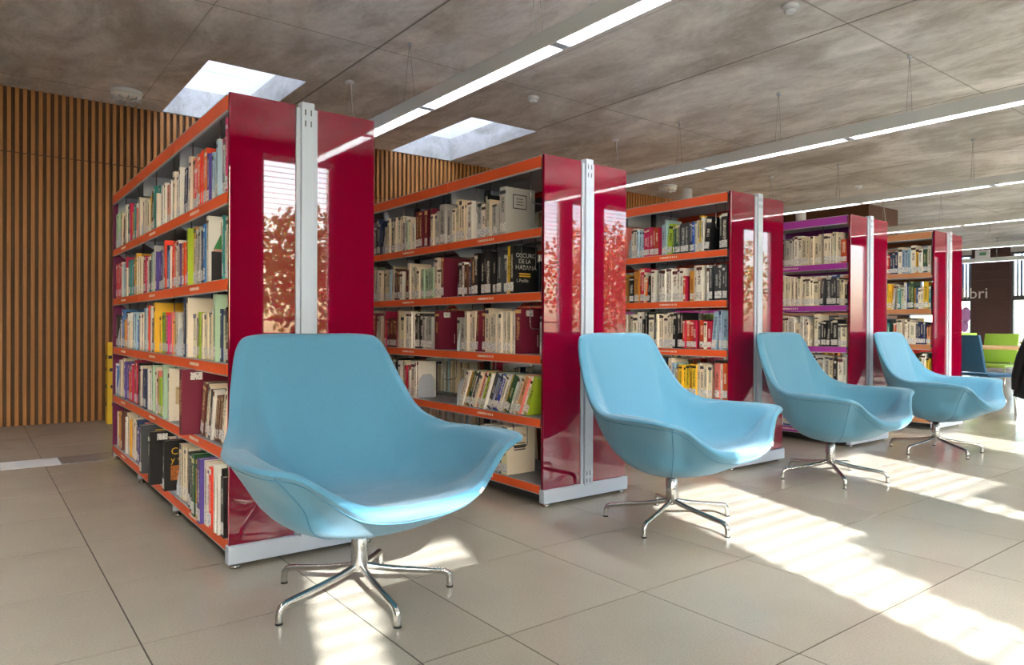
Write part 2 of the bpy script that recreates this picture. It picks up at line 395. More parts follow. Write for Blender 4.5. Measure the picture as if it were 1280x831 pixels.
_m = _nt.nodes.new('ShaderNodeMixShader'); _m.inputs[0].default_value = .05; _t.inputs[0].default_value = (.95, .97, .97, 1)
_nt.links.new(_t.outputs[0], _m.inputs[1]); _nt.links.new(_g.outputs[0], _m.inputs[2]); _nt.links.new(_m.outputs[0], _nt.nodes['Material Output'].inputs[0])
m_slat = M('blind_slat_white', (226, 228, 230), .5)
ordn = ['first', 'second', 'third', 'fourth', 'fifth', 'sixth', 'seventh', 'eighth', 'ninth', 'tenth', 'eleventh', 'twelfth', 'thirteenth', 'fourteenth', 'fifteenth', 'sixteenth', 'seventeenth', 'eighteenth', 'nineteenth', 'twentieth']
for n_, (a, b_) in enumerate(wins):
    w = tag(empty('window_%d' % (n_+1), ((a+b_)/2, YB-.05, SILL)), kind='structure'); hw = (b_-a)/2; hh = HEAD-SILL
    mb = MB(); t = .04
    mb.box((-hw, -.04, 0), (-hw+t, .03, hh), m_frame); mb.box((hw-t, -.04, 0), (hw, .03, hh), m_frame); mb.box((-hw+t, -.04, 0), (hw-t, .03, t), m_frame); mb.box((-hw+t, -.04, hh-t), (hw-t, .03, hh), m_frame)
    mb.build('window_frame', w); bx('pane', (-hw+t, -.012, t), (hw-t, -.006, hh-t), m_pane, w)
    if n_ < 8:
        bl_ = tag(empty('window_blind', ((a+b_)/2, YB+.06, HEAD)), 'white horizontal slat blind at the %s window from the left wall' % ordn[n_], 'blind', 'blinds along the window wall')
        bx('head_rail', (-hw, -.025, -.04), (hw, .025, 0), m_slat, bl_)
        sm = MB().box((-hw+.01, -.025, -.0008), (hw-.01, .025, .0008), m_slat).mesh('slat')
        for q in range(30):
            o = obj('slat', sm, bl_); o.location = (0, 0, -.075-.062*q); o.rotation_euler = (math.radians(-4), 0, 0)
        bx('bottom_rail', (-hw+.01, -.015, -1.95), (hw-.01, .015, -1.93), m_slat, bl_)
        for sx_ in (-.7, .7): bx('ladder_cord', (sx_*hw-.001, -.001, -1.94), (sx_*hw+.001, .001, -.03), m_slat, bl_)

# ------------------------------------------------------------------ far end wall: windows, dark panelled pillar with lettering
m_dkwood = M('dark_panelling', (74, 46, 42), .45, noise=.18, nscale=2.5, stretch=(1, 1, 22))
fw = [(-2.2, 1.6), (2.4, 5.0), (5.3, 6.98), (7.9, 9.6)]
mb = MB(); p = YB
for a, b_ in fw: mb.box((XF, p, 0), (XF+.2, a, ZC), m_dkwood); p = b_
mb.box((XF, p, 0), (XF+.2, 12.2, ZC), m_dkwood)
for a, b_ in fw: mb.box((XF, a, 2.98), (XF+.2, b_, ZC), m_wall); mb.box((XF, a, 0), (XF+.2, b_, .3), m_wall)
tag(mb.build('wall_right'), kind='structure')
m_vl = M('louvre_pale', (214, 224, 236), .5); m_vd = M('louvre_blue_grey', (120, 138, 164), .5)
for n_, (a, b_) in enumerate(fw):
    w = tag(empty('window_%d' % (len(wins)+n_+1), (XF+.1, (a+b_)/2, .3)), kind='structure'); hw = (b_-a)/2; hh = 2.68
    mb = MB(); t = .05
    mb.box((-.05, -hw, 0), (.05, -hw+t, hh), m_frame); mb.box((-.05, hw-t, 0), (.05, hw, hh), m_frame); mb.box((-.05, -hw+t, 0), (.05, hw-t, t), m_frame); mb.box((-.05, -hw+t, hh-t), (.05, hw-t, hh), m_frame)
    mb.box((-.05, -hw+t, 1.40), (.05, hw-t, 1.52), m_frame)
    mb.box((-.05, -.03+(hw*.25 if n_ == 2 else 0), t), (.05, .03+(hw*.25 if n_ == 2 else 0), 1.40), m_frame)
    mb.build('window_frame', w); bx('pane', (-.004, -hw+t, t), (.002, hw-t, hh-t), m_pane, w)
    k = 0; yy = -hw+.07
    while yy < hw-.07:
        bx('louvre', (.25, yy, 1.5), (.29, yy+.05, 2.7), m_vd if k % 2 else m_vl, w); yy += .085; k += 1
# timber boards on the pillar
for q in range(12):
    o = bx('board', (XF-.03, 7.0, .25*q+.004), (XF, 7.88, .25*q+.25), m_dkwood, bpy.data.objects['wall_right'])
m_letter = M('white_lettering', (226, 222, 216), .5)
lt = obj('wall_lettering', text_mesh('libri', .42, m_letter, .006))
lt.location = (XF-.05, 8.13, 1.77); lt.rotation_euler = (math.radians(90), 0, math.radians(-90)); tag(lt, 'white word libri on the dark panelled pillar', 'lettering')
m_butter = M('lilac_film', (226, 168, 236), .4)
bt = MB()
for sy in (-1, 1):
    for cz, ry, rz_ in ((.17, .13, .22), (-.14, .10, .17)):
        bt.quad([(0, sy*(-.02+ry+ry*math.cos(w)), cz+rz_*math.sin(w)) for w in [2*math.pi*i/18 for i in range(18)]], m_butter)
bt.box((-.004, -.012, -.32), (.004, .012, .38), M('violet_film', (120, 60, 150), .4))
b1 = bt.build('butterfly_decal', loc=(XF+.085, 8.18, 1.15)); tag(b1, 'lilac butterfly sticker on the far window pane', 'sticker')

# ------------------------------------------------------------------ linear lamps
m_tube = M('lamp_diffuser_lit', (252, 252, 252), .5, emit=LAMP)
def blade_mesh(n, w=.05):
    mb = MB()
    for i in range(n): mb.box((-w, i*.05-.0008, .0), (w, i*.05+.0008, .034), m_louver)
    for sx_ in (-.03, 0, .03): mb.box((sx_-.0008, -.02, .0), (sx_+.0008, n*.05, .034), m_louver)
    return mb.mesh('louver')
SEG = 1.5; blades = blade_mesh(29)
def lamp(xc, y1, y0, z0, label, wires, feed=None):
    n = int((y1-y0)/SEG); L_ = n*SEG
    r = empty('linear_lamp', (xc, y1-L_, z0)); tag(r, label, 'ceiling light', 'linear lamps hung along the room')
    mb = MB(); w = .06
    mb.box((-w, 0, 0), (-w+.006, L_, .1), m_house); mb.box((w-.006, 0, 0), (w, L_, .1), m_house); mb.box((-w+.006, 0, .09), (w-.006, L_, .1), m_house)
    mb.box((-w+.006, 0, 0), (w-.006, .006, .09), m_house); mb.box((-w+.006, L_-.006, 0), (w-.006, L_, .09), m_house)
    mb.build('housing', r)
    for q in range(n):
        bx('diffuser', (-w+.008, q*SEG+.03, .056), (w-.008, (q+1)*SEG-.03, .06), m_tube, r)
        o = obj('louver', blades, r); o.location = (0, q*SEG+.05, .004)
        bx('joint_plate', (-w+.006, (q+1)*SEG-.03, .004), (w-.006, (q+1)*SEG+(.03 if q < n-1 else -.006), .012), m_alu, r)
    for yy in wires:
        for sx_ in (-1, 1): MB().tube([(0, yy-(y1-L_), ZC-z0), (sx_*.05, yy-(y1-L_), .1)], .0022, m_wire, 5).build('hanging_wire', r)
        MB().lathe([(.018, 0), (.018, .02), (.006, .03)], m_alu, 10, (0, yy-(y1-L_), ZC-z0-.032)).build('ceiling_anchor', r)
    if feed:
        fy = feed-(y1-L_); h = ZC-z0
        MB().lathe([(.04, 0), (.04, .022), (.03, .03)], m_white, 20, (0, fy, h-.03)).build('ceiling_rose', r)
        MB().tube([(-.006, fy, h-.02), (-.05, fy, .1)], .002, m_wire, 5).build('hanging_wire', r); MB().tube([(-.002, fy, h-.02), (.03, fy-.03, .1)], .002, m_wire, 5).build('hanging_wire', r)
        MB().tube([(.015, fy, h-.02), (.02, fy, h*.75), (.03, fy-.01, h*.5), (.045, fy-.03, .1)], .005, m_white, 6).build('power_flex', r)
    return r
lamp(-.58, 6.1, -2.6, 2.555, 'linear lamp over the open floor beside the first bookcase', (4.85, 3.3, 1.8, .3, -1.2), 5.94)
lamp(2.70, 6.1, -2.6, 2.555, 'linear lamp passing over the gap between the first and second bookcases', (4.85, 3.3, 1.8, .3, -1.2), 5.94)
lamp(5.98, 6.1, -2.6, 2.555, 'linear lamp passing over the gap between the third and purple-edged bookcases', (4.92, 3.76, 2.6, 1., -.6), 5.86)
lamp(9.2, 6.1, -2.6, 2.555, 'linear lamp just beyond the brown-edged bookcase', (4.9, 3.3, 1.7), 5.9)
lamp(12.4, 6.1, -2.6, 2.555, 'linear lamp beside the brown return wall', (4.9, 3.3), 5.8)
lamp(16.2, 10.6, -2.6, 2.555, 'second linear lamp from the dark pillar', (7.5, 5.5))
lamp(19.6, 10.6, -2.6, 2.555, 'linear lamp closest to the dark pillar', (7.5, 6.5))

# small ceiling fittings
def disc_lamp(x, y, r, label):
    e = tag(empty('disc_lamp', (x, y, ZC)), label, 'ceiling light', 'round ceiling lamps')
    MB().lathe([(r, 0), (r, -.03)], m_white, 32).build('rim', e)
    MB().lathe([(r*.96, -.03), (r*.94, -.06), (r*.8, -.075), (r*.3, -.08)], M('disc_opal', (236, 234, 226), .4), 32).build('diffuser', e)
    for q in range(10):
        w = 2*math.pi*q/10; bx('grille_bar', (-.003, r*.3, -.084), (.003, r*.93, -.066), m_alu, e).rotation_euler = (0, 0, w)
disc_lamp(1.17, 7.5, .135, 'round white ceiling lamp by the ribbed wood wall')
disc_lamp(8.6, 7.3, .14, 'round white ceiling lamp beside a white cylinder spot')
def detector(x, y, label):
    e = tag(empty('smoke_detector', (x, y, ZC)), label, 'smoke detector', 'smoke detectors')
    MB().lathe([(.055, 0), (.055, -.018), (.05, -.026)], m_white, 24).build('base', e); MB().lathe([(.042, -.026), (.04, -.045), (.026, -.055)], m_white, 24).build('head', e)
    MB().lathe([(.041, -.034), (.041, -.037)], m_dark, 24).build('slot_ring', e)
detector(4.27, 5.27, 'white smoke detector beside the second light shaft')
detector(4.43, 2.70, 'white smoke detector above the second bookcase front')
detector(10.87, 5.46, 'white smoke detector beyond the lamp past the brown-edged bookcase')
def spot(x, y, label):
    e = tag(empty('cylinder_spot', (x, y, ZC)), label, 'spotlight', 'cylinder spotlights')
    MB().lathe([(.09, 0), (.09, -.24)], m_white, 28).build('body', e); MB().lathe([(.075, -.24), (.07, -.243)], m_dark, 28).build('reflector', e)
spot(9.05, 7.3, 'white cylinder ceiling spot beside the round lamp'); spot(12.2, 7.2, 'white cylinder ceiling spot by the brown return wall')

# ------------------------------------------------------------------ bookcases
XB = [.793, 2.371, 3.966, 5.519, 7.045]; WB = .614; YF = 2.83; HB = 1.838; MOD = .91; Y0 = YF+.03
SH = [1.437, 1.100, .768, .436, .088]        # shelf lip centres
WHO = ['first bookcase', 'second bookcase', 'third bookcase', 'purple-edged bookcase', 'brown-edged bookcase']
DESC = ['crimson glass bookcase with orange shelf edges next to the yellow panel', 'crimson glass bookcase with orange edges, second from the yellow panel', 'crimson glass bookcase with orange edges, third from the yellow panel',
        'crimson glass bookcase with purple shelf edges', 'crimson glass bookcase with brown shelf edges']
m_lips = [M('orange_edge', (232, 92, 42), .45)]*3 + [M('purple_edge', (176, 62, 178), .45), M('brown_edge', (190, 128, 84), .45)]
def WIREP(k, q, r_):
    rr = random.Random(k*100+q*10+r_); return sorted((rr.uniform(.12, .3), rr.uniform(.55, .8)))
D_SH = .272; LEN = 3*MOD
def shelf_meshes(lip):
    d = {}
    d['shelf'] = MB().box((.006, .004, -.018), (D_SH, MOD-.004, .004), m_shelf).mesh('shelf')
    d['lip'] = MB().box((0, .004, -.022), (.006, MOD-.004, .020), lip).box((0.0005, .004, -.027), (.008, MOD-.004, -.022), m_alu).box((0.0005, .004, .020), (.007, MOD-.004, .0225), m_alu).mesh('shelf_lip')
    lb = MB(); xx = 0.
    rr = random.Random(5)
    while xx < .16:
        w_ = rr.uniform(.006, .012); lb.box((-.0012, xx, -.006), (0, xx+w_, .007), m_liptext); xx += w_+rr.choice((.003, .003, .008))
    d['label'] = lb.mesh('shelf_label')
    br = MB(); br.v += [(.02, -.0015, 0), (D_SH, -.0015, 0), (D_SH, -.0015, -.075), (.10, -.0015, -.075), (.02, -.0015, -.02)]; br.face((0, 1, 2, 3, 4), m_bracket)
    br.v += [(a, .0015, c) for a, _, c in br.v[:5]]; br.face((9, 8, 7, 6, 5), m_bracket)
    for i in range(5): br.face((i, (i+1) % 5, 5+(i+1) % 5, 5+i), m_bracket)
    d['bracket'] = br.mesh('bracket')
    d['wire'] = MB().tube([(.05, 0, 0), (.05, 0, -.15), (.055, .0, -.165), (.07, 0, -.17), (.13, 0, -.17), (.145, 0, -.165), (.15, 0, -.15), (.15, 0, 0)], .003, m_wire, 6).mesh('wire_divider')
    d['canopy'] = MB().box((.006, .004, -.012), (D_SH+.034, MOD-.004, 0), m_shelf).mesh('canopy')
    d['clip'] = MB().box((0.0, .004, -.062), (.008, MOD-.004, -.004), lip).box((.0, .004, -.07), (.010, MOD-.004, -.062), m_alu).box((.0, .004, -.004), (.008, MOD-.004, 0), m_alu).mesh('canopy_edge')
    d['cbr'] = MB().box((.03, -.0015, -.13), (D_SH, .0015, -.012), m_bracket).mesh('canopy_bracket')
    return d
for k in range(5):
    e = tag(empty('bookcase', (XB[k], YF, 0)), DESC[k], 'bookcase', 'library bookcases in a row')
    lip = m_lips[k]; dm = shelf_meshes(lip); cxm = WB/2; pw = .090
    # end with glass panes, white post, base
    for a, b_ in ((.002, cxm-pw/2), (cxm+pw/2, WB-.002)): bx('glass_panel', (a, .004, .088), (b_, .022, HB-.004 if a > .1 else HB), m_glassred, e, .0015)
    post = MB().box((cxm-pw/2, -.004, .08), (cxm-pw/2+.018, .026, HB-.01), m_base).box((cxm+pw/2-.018, -.004, .08), (cxm+pw/2, .026, HB-.01), m_base).box((cxm-pw/2+.018, -.016, .08), (cxm+pw/2-.018, .03, HB+.012), m_base).build('post', e, .003)
    for zz in (.105, .145, HB-.03, HB-.075):
        for sx_ in (-.012, .012): bx('post_slot', (cxm+sx_-.0025, -.0168, zz-.012), (cxm+sx_+.0025, -.0155, zz+.012), m_dark, post)
    bx('base_beam', (-.004, -.012, .018), (WB+.004, .03, .090), m_base, e, .004)
    bx('far_end_panel', (0, LEN+.032, .03), (WB, LEN+.05, HB), m_purple, e)
    for yy in [-.0] + [MOD*q+.03 for q in (1, 2, 3)]:
        for xx in (.03, WB-.03): MB().lathe([(.02, 0), (.02, .012), (.009, .014), (.009, .03)], m_chrome, 16, (xx, yy+.012, 0)).build('foot', e)
        if yy > .1:
            bx('base_bracket', (.002, yy-.012, .03), (.05, yy+.012, .085), m_alu, e); bx('base_bracket', (WB-.05, yy-.012, .03), (WB-.002, yy+.012, .085), m_alu, e)
    bx('plinth', (.03, .03, .02), (WB-.03, LEN+.03, .062), m_black, e)
    for q in range(4):
        bx('upright', (cxm-.016, .03+MOD*q-(.014 if q else 0), .03), (cxm+.016, .03+MOD*q+.014, HB-.015), m_dark, e)
    for q in range(3):
        bx('tie_bar', (cxm-.008, .06+MOD*q, 1.62), (cxm+.008, MOD*(q+1), 1.70), m_dark, e)
    for side in (0, 1):
        def put(name, me, par, x, y, z):
            o = obj(name, me, par)
            if par is e:
                if side == 0: o.location = (x, y, z)
                else: o.location = (WB-x, y+MOD, z); o.rotation_euler = (0, 0, math.pi)
            else: o.location = (x, y, z)
            return o
        for q in range(3):
            y0 = .03+MOD*q
            cn = put('canopy', dm['canopy'], e, 0, y0, HB-.002); put('canopy_edge', dm['clip'], cn, 0, 0, 0)
            for yy in (.006, MOD-.006): put('canopy_bracket', dm['cbr'], cn, 0, yy, 0)
            for r_, z in enumerate(SH):
                s = put('shelf', dm['shelf'], e, 0, y0, z+.018); put('shelf_lip', dm['lip'], s, 0, 0, -.018)
                put('shelf_label', dm['label'], s, 0, MOD*.46, -.018)
                if r_ < 4:
                    for yy in (.006, MOD-.006): put('bracket', dm['bracket'], s, 0, yy, 0)
                if side == 0 and r_ < 4 and k < 4 and not (q == 0 and (k, r_+1) in ((0, 3), (1, 3))):
                    for yy in WIREP(k, q, r_+1): put('wire_divider', dm['wire'], s, 0, yy, -.02)
            if side == 0 and k < 4:
                for yy in WIREP(k, q, 0):
                    o = put('wire_divider', dm['wire'], cn, 0, yy, -.012); o.scale = (1, 1, 1.25)
# ------------------------------------------------------------------ books
WT = [{'cream': 14, 'white': 14, 'ivory': 10, 'pale green': 6, 'teal': 3, 'blue': 6, 'navy': 3, 'red': 6, 'orange': 4, 'yellow': 6, 'mustard': 3, 'lime green': 3, 'black': 6, 'purple': 3, 'pink': 2, 'grey': 4, 'brown': 3, 'salmon': 4, 'pale blue': 4},
      {'cream': 20, 'ivory': 20, 'white': 14, 'grey': 14, 'maroon': 5, 'brown': 4, 'navy': 4, 'red': 3, 'black': 5, 'yellow': .3, 'pale blue': 4, 'pale green': 4, 'charcoal': 4},
      {'cream': 12, 'white': 16, 'black': 14, 'charcoal': 7, 'red': 9, 'maroon': 5, 'yellow': 5, 'lime green': 3, 'orange': 5, 'pale blue': 5, 'mustard': 5, 'ivory': 8, 'dark green': 2, 'blue': 2, 'salmon': 3},
      {'cream': 14, 'white': 14, 'grey': 12, 'ivory': 8, 'black': 6, 'navy': 6, 'pink': 3, 'purple': 3, 'red': 5, 'blue': 4, 'brown': 5, 'dark green': 3, 'charcoal': 8},
      {'cream': 18, 'ivory': 10, 'yellow': 14, 'mustard': 9, 'white': 10, 'red': 6, 'salmon': 6, 'blue': 6, 'teal': 3, 'dark green': 4, 'navy': 3, 'pale blue': 5}]
def pick(rr, w):
    ks = list(w); return rr.choices(ks, [w[i] for i in ks])[0]
# special volumes per (bookcase, shelf): distance from the end panel, thickness, height, depth, set-back, colour, print
SPEC = {(0, 1): [(.30, .030, .275, .21, .004, 'white', 'dress'), (.62, .02, .26, .19, .004, 'lime green', None)],
        (0, 2): [(.20, .03, .275, .21, .005, 'pale green', None), (.62, .03, .275, .22, .005, 'cream', None), (.70, .025, .275, .21, .004, 'navy', None), (1.35, .03, .27, .21, .004, 'yellow', None)],
        (0, 3): [(.50, .045, .285, .22, -.055, 'maroon', 'plain'), (1.02, .03, .262, .215, .0, 'cream', 'cream'), (1.16, .03, .275, .2, .004, 'pale green', None)],
        (0, 4): [(.15, .035, .25, .22, -.012, 'orange', None), (.30, .045, .27, .23, -.03, 'purple', None), (.42, .045, .27, .235, -.02, 'dark green', None), (1.02, .04, .25, .2, -.02, 'black', 'conta'), (1.2, .045, .275, .24, -.05, 'black', 'plain'), (1.55, .05, .27, .24, -.03, 'charcoal', None)],
        (1, 0): [(.33, .055, .262, .21, .01, 'grey', 'frame'), (.98, .06, .25, .21, .01, 'grey', 'frame')],
        (1, 1): [(.25, .03, .262, .17, .006, 'black', 'habana'), (.285, .022, .262, .16, .006, 'yellow', None), (.98, .03, .25, .2, .01, 'maroon', None)],
        (1, 2): [(.22, .05, .25, .21, .02, 'maroon', 'plain'), (1.05, .05, .25, .21, .02, 'maroon', 'plain')],
        (1, 4): [(.27, .055, .265, .2, .01, 'ivory', 'ink')]}
EMPTY = {(0, 1): [(.12, .28)], (0, 4): [(.90, 1.0)], (0, 3): [(.74, .99)], (1, 0): [(0, .32)], (1, 1): [(0, .24), (.80, .97)], (1, 2): [(.03, .19), (.80, 1.04)], (1, 3): [(.80, 1.30)], (1, 4): [(0, .26), (.62, 2.7)]}
LOW = {(0, 1): [(.13, .29)], (0, 2): [(.02, .19), (.28, .61), (.73, 1.33)], (0, 4): [(0, .13)], (0, 3): [(.60, .74)]}
LEAN = {(0, 3): (0, .46), (1, 3): (.05, .80)}
WIRES = {(k, q, r_): WIREP(k, q, r_) for k in range(4) for q in range(3) for r_ in range(5)}
BE = [(0, 0, .52), (0, 0, 1.78), (0, 2, .885), (0, 2, 2.62), (0, 3, .745), (0, 3, 2.62), (0, 4, .88), (0, 4, 2.61), (0, 0, 2.62), (1, 0, 1.80), (1, 1, .81), (1, 2, .81), (1, 3, .812), (1, 3, 1.29), (1, 4, .625), (2, 0, .89), (2, 2, .885)]
LCOL = ['lime green', 'white', 'salmon', 'ivory', 'navy', 'white', 'dark green', 'mustard', 'white', 'cream', 'blue', 'navy', 'pale blue', 'charcoal', 'white']
BOOKS = []
for k in range(5):
    for side in (0, 1):
        for r_, z in enumerate(SH):
            rr = random.Random(1000*k+100*side+r_*7+3)
            zt = z+.0237; obst = [(q*MOD+w_-.005, q*MOD+w_+.005) for q in range(3) for w_ in WIRES.get((k, q, r_), ())] if side == 0 else []; obst += [(w_-.001, w_+.004) for kk, rw, w_ in BE if (kk, rw) == (k, r_) and side == 0]; hmax = (.30 if r_ == 0 else .285)
            specs = sorted(SPEC.get((k, r_), [])) if side == 0 else []
            gaps = EMPTY.get((k, r_), []) if side == 0 else []
            lows = LOW.get((k, r_), []) if side == 0 else []
            s = .012; order = 0; run = 0; shift = 0
            leanr = LEAN.get((k, r_)) if side == 0 else None
            if leanr and leanr[0] > 0: s = leanr[0]
            while s < LEN-.05:
                mq = int(s/MOD)
                if MOD*(mq+1)-s < .026: s = MOD*(mq+1)+.015; continue
                g = [b_ for a, b_ in gaps if a <= s < b_]
                if g: s = g[0]; continue
                if specs and specs[0][0] <= s+.03:
                    _, t, h, d, sb, col, pr = specs.pop(0); lean = 0
                    if specs and specs[0][0] < s: pass
                else:
                    pr = None; lean = 0
                    if rr.random() < .35 and run <= 0: run = rr.randint(2, 5); rc = pick(rr, WT[k]); rh = rr.uniform(.19, .26)
                    col = rc if run > 0 else pick(rr, WT[k]); run -= 1
                    t = rr.choice((rr.uniform(.012, .024), rr.uniform(.018, .034), rr.uniform(.026, .05)))
                    h = (rh if run >= 0 else rr.uniform(.175, .262)) + rr.uniform(-.006, .006); d = rr.uniform(.13, .185); sb = rr.uniform(.008, .03)
                    if any(a <= s < b_ for a, b_ in lows): h = min(h, .215); sb = rr.uniform(.02, .035)
                    if k == 0 and r_ == 4 and s < .6: h = rr.uniform(.23, .275); d = rr.uniform(.19, .235); sb = rr.uniform(-.02, .01)
                    if r_ == 0 and k == 0 and order == 0: col, h, t, sb = 'pink', .29, .03, .006
                    if leanr and leanr[0] <= s < leanr[1]:
                        lean = math.radians(24 if k == 1 else 14); h = min(h, .235)
                        if k == 1: col = LCOL[order % len(LCOL)]; t = (.03, .016, .03, .022, .02, .014, .034, .022, .02, .024, .028, .02, .022, .035, .012)[order % 15]; h = .225
                        if order == 0: s += h*math.sin(lean)
                    elif rr.random() < .06 and run <= 0: lean = math.radians(rr.uniform(2, 7)); s += h*math.sin(lean)
                h = min(h, hmax)
                if lean < .2:
                    hit = [b_ for a, b_ in obst if s < b_ and s+t/math.cos(lean) > a]
                    if hit: s = max(hit) if not lean else max(hit)+h*math.sin(lean)
                if s+t/math.cos(lean) > MOD*(mq+1)-.010: s = MOD*(mq+1)+.015; continue
                if s+t > LEN-.01: break
                order += 1
                fx = XB[k]+sb if side == 0 else XB[k]+WB-sb
                BOOKS.append(dict(k=k, side=side, r=r_, n=order, s=s, t=t, h=h, d=d, x=fx, y=Y0+s, z=zt, lean=lean, col=col, pr=pr, seed=len(BOOKS) % 900))
                s += t/math.cos(lean)+.0012
                if rr.random() < .035 and not lows: s += rr.uniform(.02, .07)
# rank by the size of the back in the photograph; leave those hidden by the chairs or by the next bookcase to the field
CH_PX = [((292, 660), (421, 690)), ((722, 985), (424, 600)), ((945, 1145), (420, 555)), ((1095, 1250), (418, 520))]
VIS_L = [0, 468, 787, 982, 1111]
def hidden(b):
    if b['side']: return True
    p = px(b['x'], b['y']+b['t']/2, b['z']+b['h']*.5)
    if p is None or p[0] < VIS_L[b['k']]: return True
    for (x0, x1), (y0, y1) in CH_PX:
        if x0 < p[0] < x1 and y0 < p[1] < y1:
            f = (p[0]-x0)/(x1-x0)
            top = y0 + max(0, (f-.48))*2*125 if f > .48 else y0
            if p[1] > top and p[1] < y1-60*(f > .6): return True
    return False
for b in BOOKS:
    p0, p1 = px(b['x'], b['y'], b['z']), px(b['x'], b['y']+b['t'], b['z']+b['h'])
    b['area'] = 0 if hidden(b) else abs(p0[0]-p1[0])*abs(p0[1]-p1[1])
    if b['pr']: b['area'] += 400
ranked = sorted(BOOKS, key=lambda b: -b['area'])
IND = set(id(b) for b in ranked[:300])
print('books', len(BOOKS), 'visible', sum(1 for b in BOOKS if b['area'] > 0), 'smallest', ranked[299]['area'])
def book_geo(mb, pg, st, b, T, sticker=True):
    t, h, d = b['t'], b['h'], b['d']; c = min(.0025, t*.15); cm = BM[b['col']]; e = .004
    mb.box((0, 0, 0), (c, t, h), cm, T, b['seed']); mb.box((c, 0, 0), (d, c, h), cm, T); mb.box((c, t-c, 0), (d, t, h), cm, T)
    pg.box((c, c, e), (d-e, t-c, h-e), m_page, T)
    if sticker and st is not None:
        zz = .012; sh = min(.05, h*.2); I = Matrix()
        Q = T if T else I
        st.box((-.0006, .0005, zz), (0, t-.0005, zz+sh), m_sticker, Q)
def bmatrix(b):
    R = Matrix.Rotation(b['lean'], 4, 'X')
    if b['side']: return Matrix.Translation((b['x'], b['y']+b['t'], b['z'])) @ Matrix.Rotation(math.pi, 4, 'Z') @ R
    return Matrix.Translation((b['x'], b['y'], b['z'])) @ R
fieldm = MB()
SHN = ['top shelf', 'second shelf', 'third shelf', 'fourth shelf', 'bottom shelf']
def ordinal(n):
    return '%d%s' % (n, 'th' if 10 <= n % 100 <= 20 else {1: 'st', 2: 'nd', 3: 'rd'}.get(n % 10, 'th'))
m_ink = M('print_ink_dark', (40, 38, 40), .5); m_pw = M('print_white', (240, 238, 232), .5); m_py = M('print_yellow', (236, 190, 60), .5)
def print_on(o, b):
    """printing on the cover that faces along the shelf towards the end panel (local -y face)"""
    p = b['pr']; h, d = b['h'], b['d']; y = -.0008
    def rect(name, x0, z0, x1, z1, mat, dy=0.): return MB().quad([(x0, y-dy, z0), (x1, y-dy, z0), (x1, y-dy, z1), (x0, y-dy, z1)], mat).build(name, o)
    def word(txt, x, z, size, mat, dy=.0006):
        w = obj('cover_lettering', text_mesh(txt, size, mat), o); w.location = (x, y-dy, z); w.rotation_euler = (math.pi/2, 0, 0)
    if p == 'dress':
        rect('cover_print', .012, .0, d-.01, h*.46, m_ink)
        g = M('print_green', (70, 150, 90), .5); f_ = M('print_floral', (200, 150, 130), .5, noise=.5, nscale=300)
        MB().quad([(.05, y-.0005, h*.72), (.15, y-.0005, h*.72), (.15, y-.0005, h*.92), (.05, y-.0005, h*.92)], f_).build('cover_print', o)
        MB().quad([(.02, y-.0005, h*.5), (.175, y-.0005, h*.5), (.15, y-.0005, h*.73), (.05, y-.0005, h*.73)], g).build('cover_print', o)
        MB().quad([(.018, y-.0006, h*.46), (.177, y-.0006, h*.46), (.175, y-.0006, h*.5), (.02, y-.0006, h*.5)], f_).build('cover_print', o)
        word('HIST', .09, h*.2, .035, m_pw)
    elif p == 'cream':
        rect('cover_print', .03, h*.32, .17, h*.66, M('print_tan', (222, 196, 150), .5))
        MB().tube([(.035, y-.001, h*.62), (.07, y-.001, h*.6), (.11, y-.001, h*.52), (.15, y-.001, h*.4)], .0012, m_ink, 4).build('cover_print', o)
        for q, (x0, x1) in enumerate(((.05, .14), (.07, .12), (.055, .13))): rect('cover_print', x0, h*(.88-.06*q), x1, h*(.88-.06*q)+.005, m_ink)
    elif p == 'conta':
        word('Conta', .03, h*.72, .05, m_py); word('y vive', .03, h*.56, .045, m_py); rect('cover_print', .03, h*.2, .16, h*.5, M('print_flower', (190, 110, 50), .5, noise=.6, nscale=90))
    elif p == 'frame':
        x0, x1, z0, z1 = .05, .15, h*.55, h*.86; w = .005
        for a in ((x0, z0, x1, z0+w), (x0, z1-w, x1, z1), (x0, z0, x0+w, z1), (x1-w, z0, x1, z1)): rect('cover_print', *a, m_ink)
        for q in range(3): rect('cover_print', .075, h*(.64+.06*q), .125, h*(.64+.06*q)+.004, m_ink)
    elif p == 'habana':
        word('OSCURO', .015, h*.76, .035, m_pw); word('DE LA', .035, h*.64, .032, m_pw); word('HABANA', .012, h*.50, .037, m_pw)
        rect('cover_print', .04, h*.40, .12, h*.43, m_py); rect('cover_print', .04, h*.35, .12, h*.38, m_py); word('L.Padilla', .02, h*.24, .026, m_pw)
    elif p == 'ink':
        for q in range(4): rect('cover_print', .05, h*(.5+.045*q), .13, h*(.5+.045*q)+.006, m_ink)
        word('Storia', .05, h*.78, .035, M('print_rust', (170, 90, 60), .5))
    elif p == 'plain':
        rect('cover_print', .035, h-.045, .085, h-.012, m_sticker); rect('cover_print', d*.55, h*.15, d*.55+.006, h*.4, m_pw)
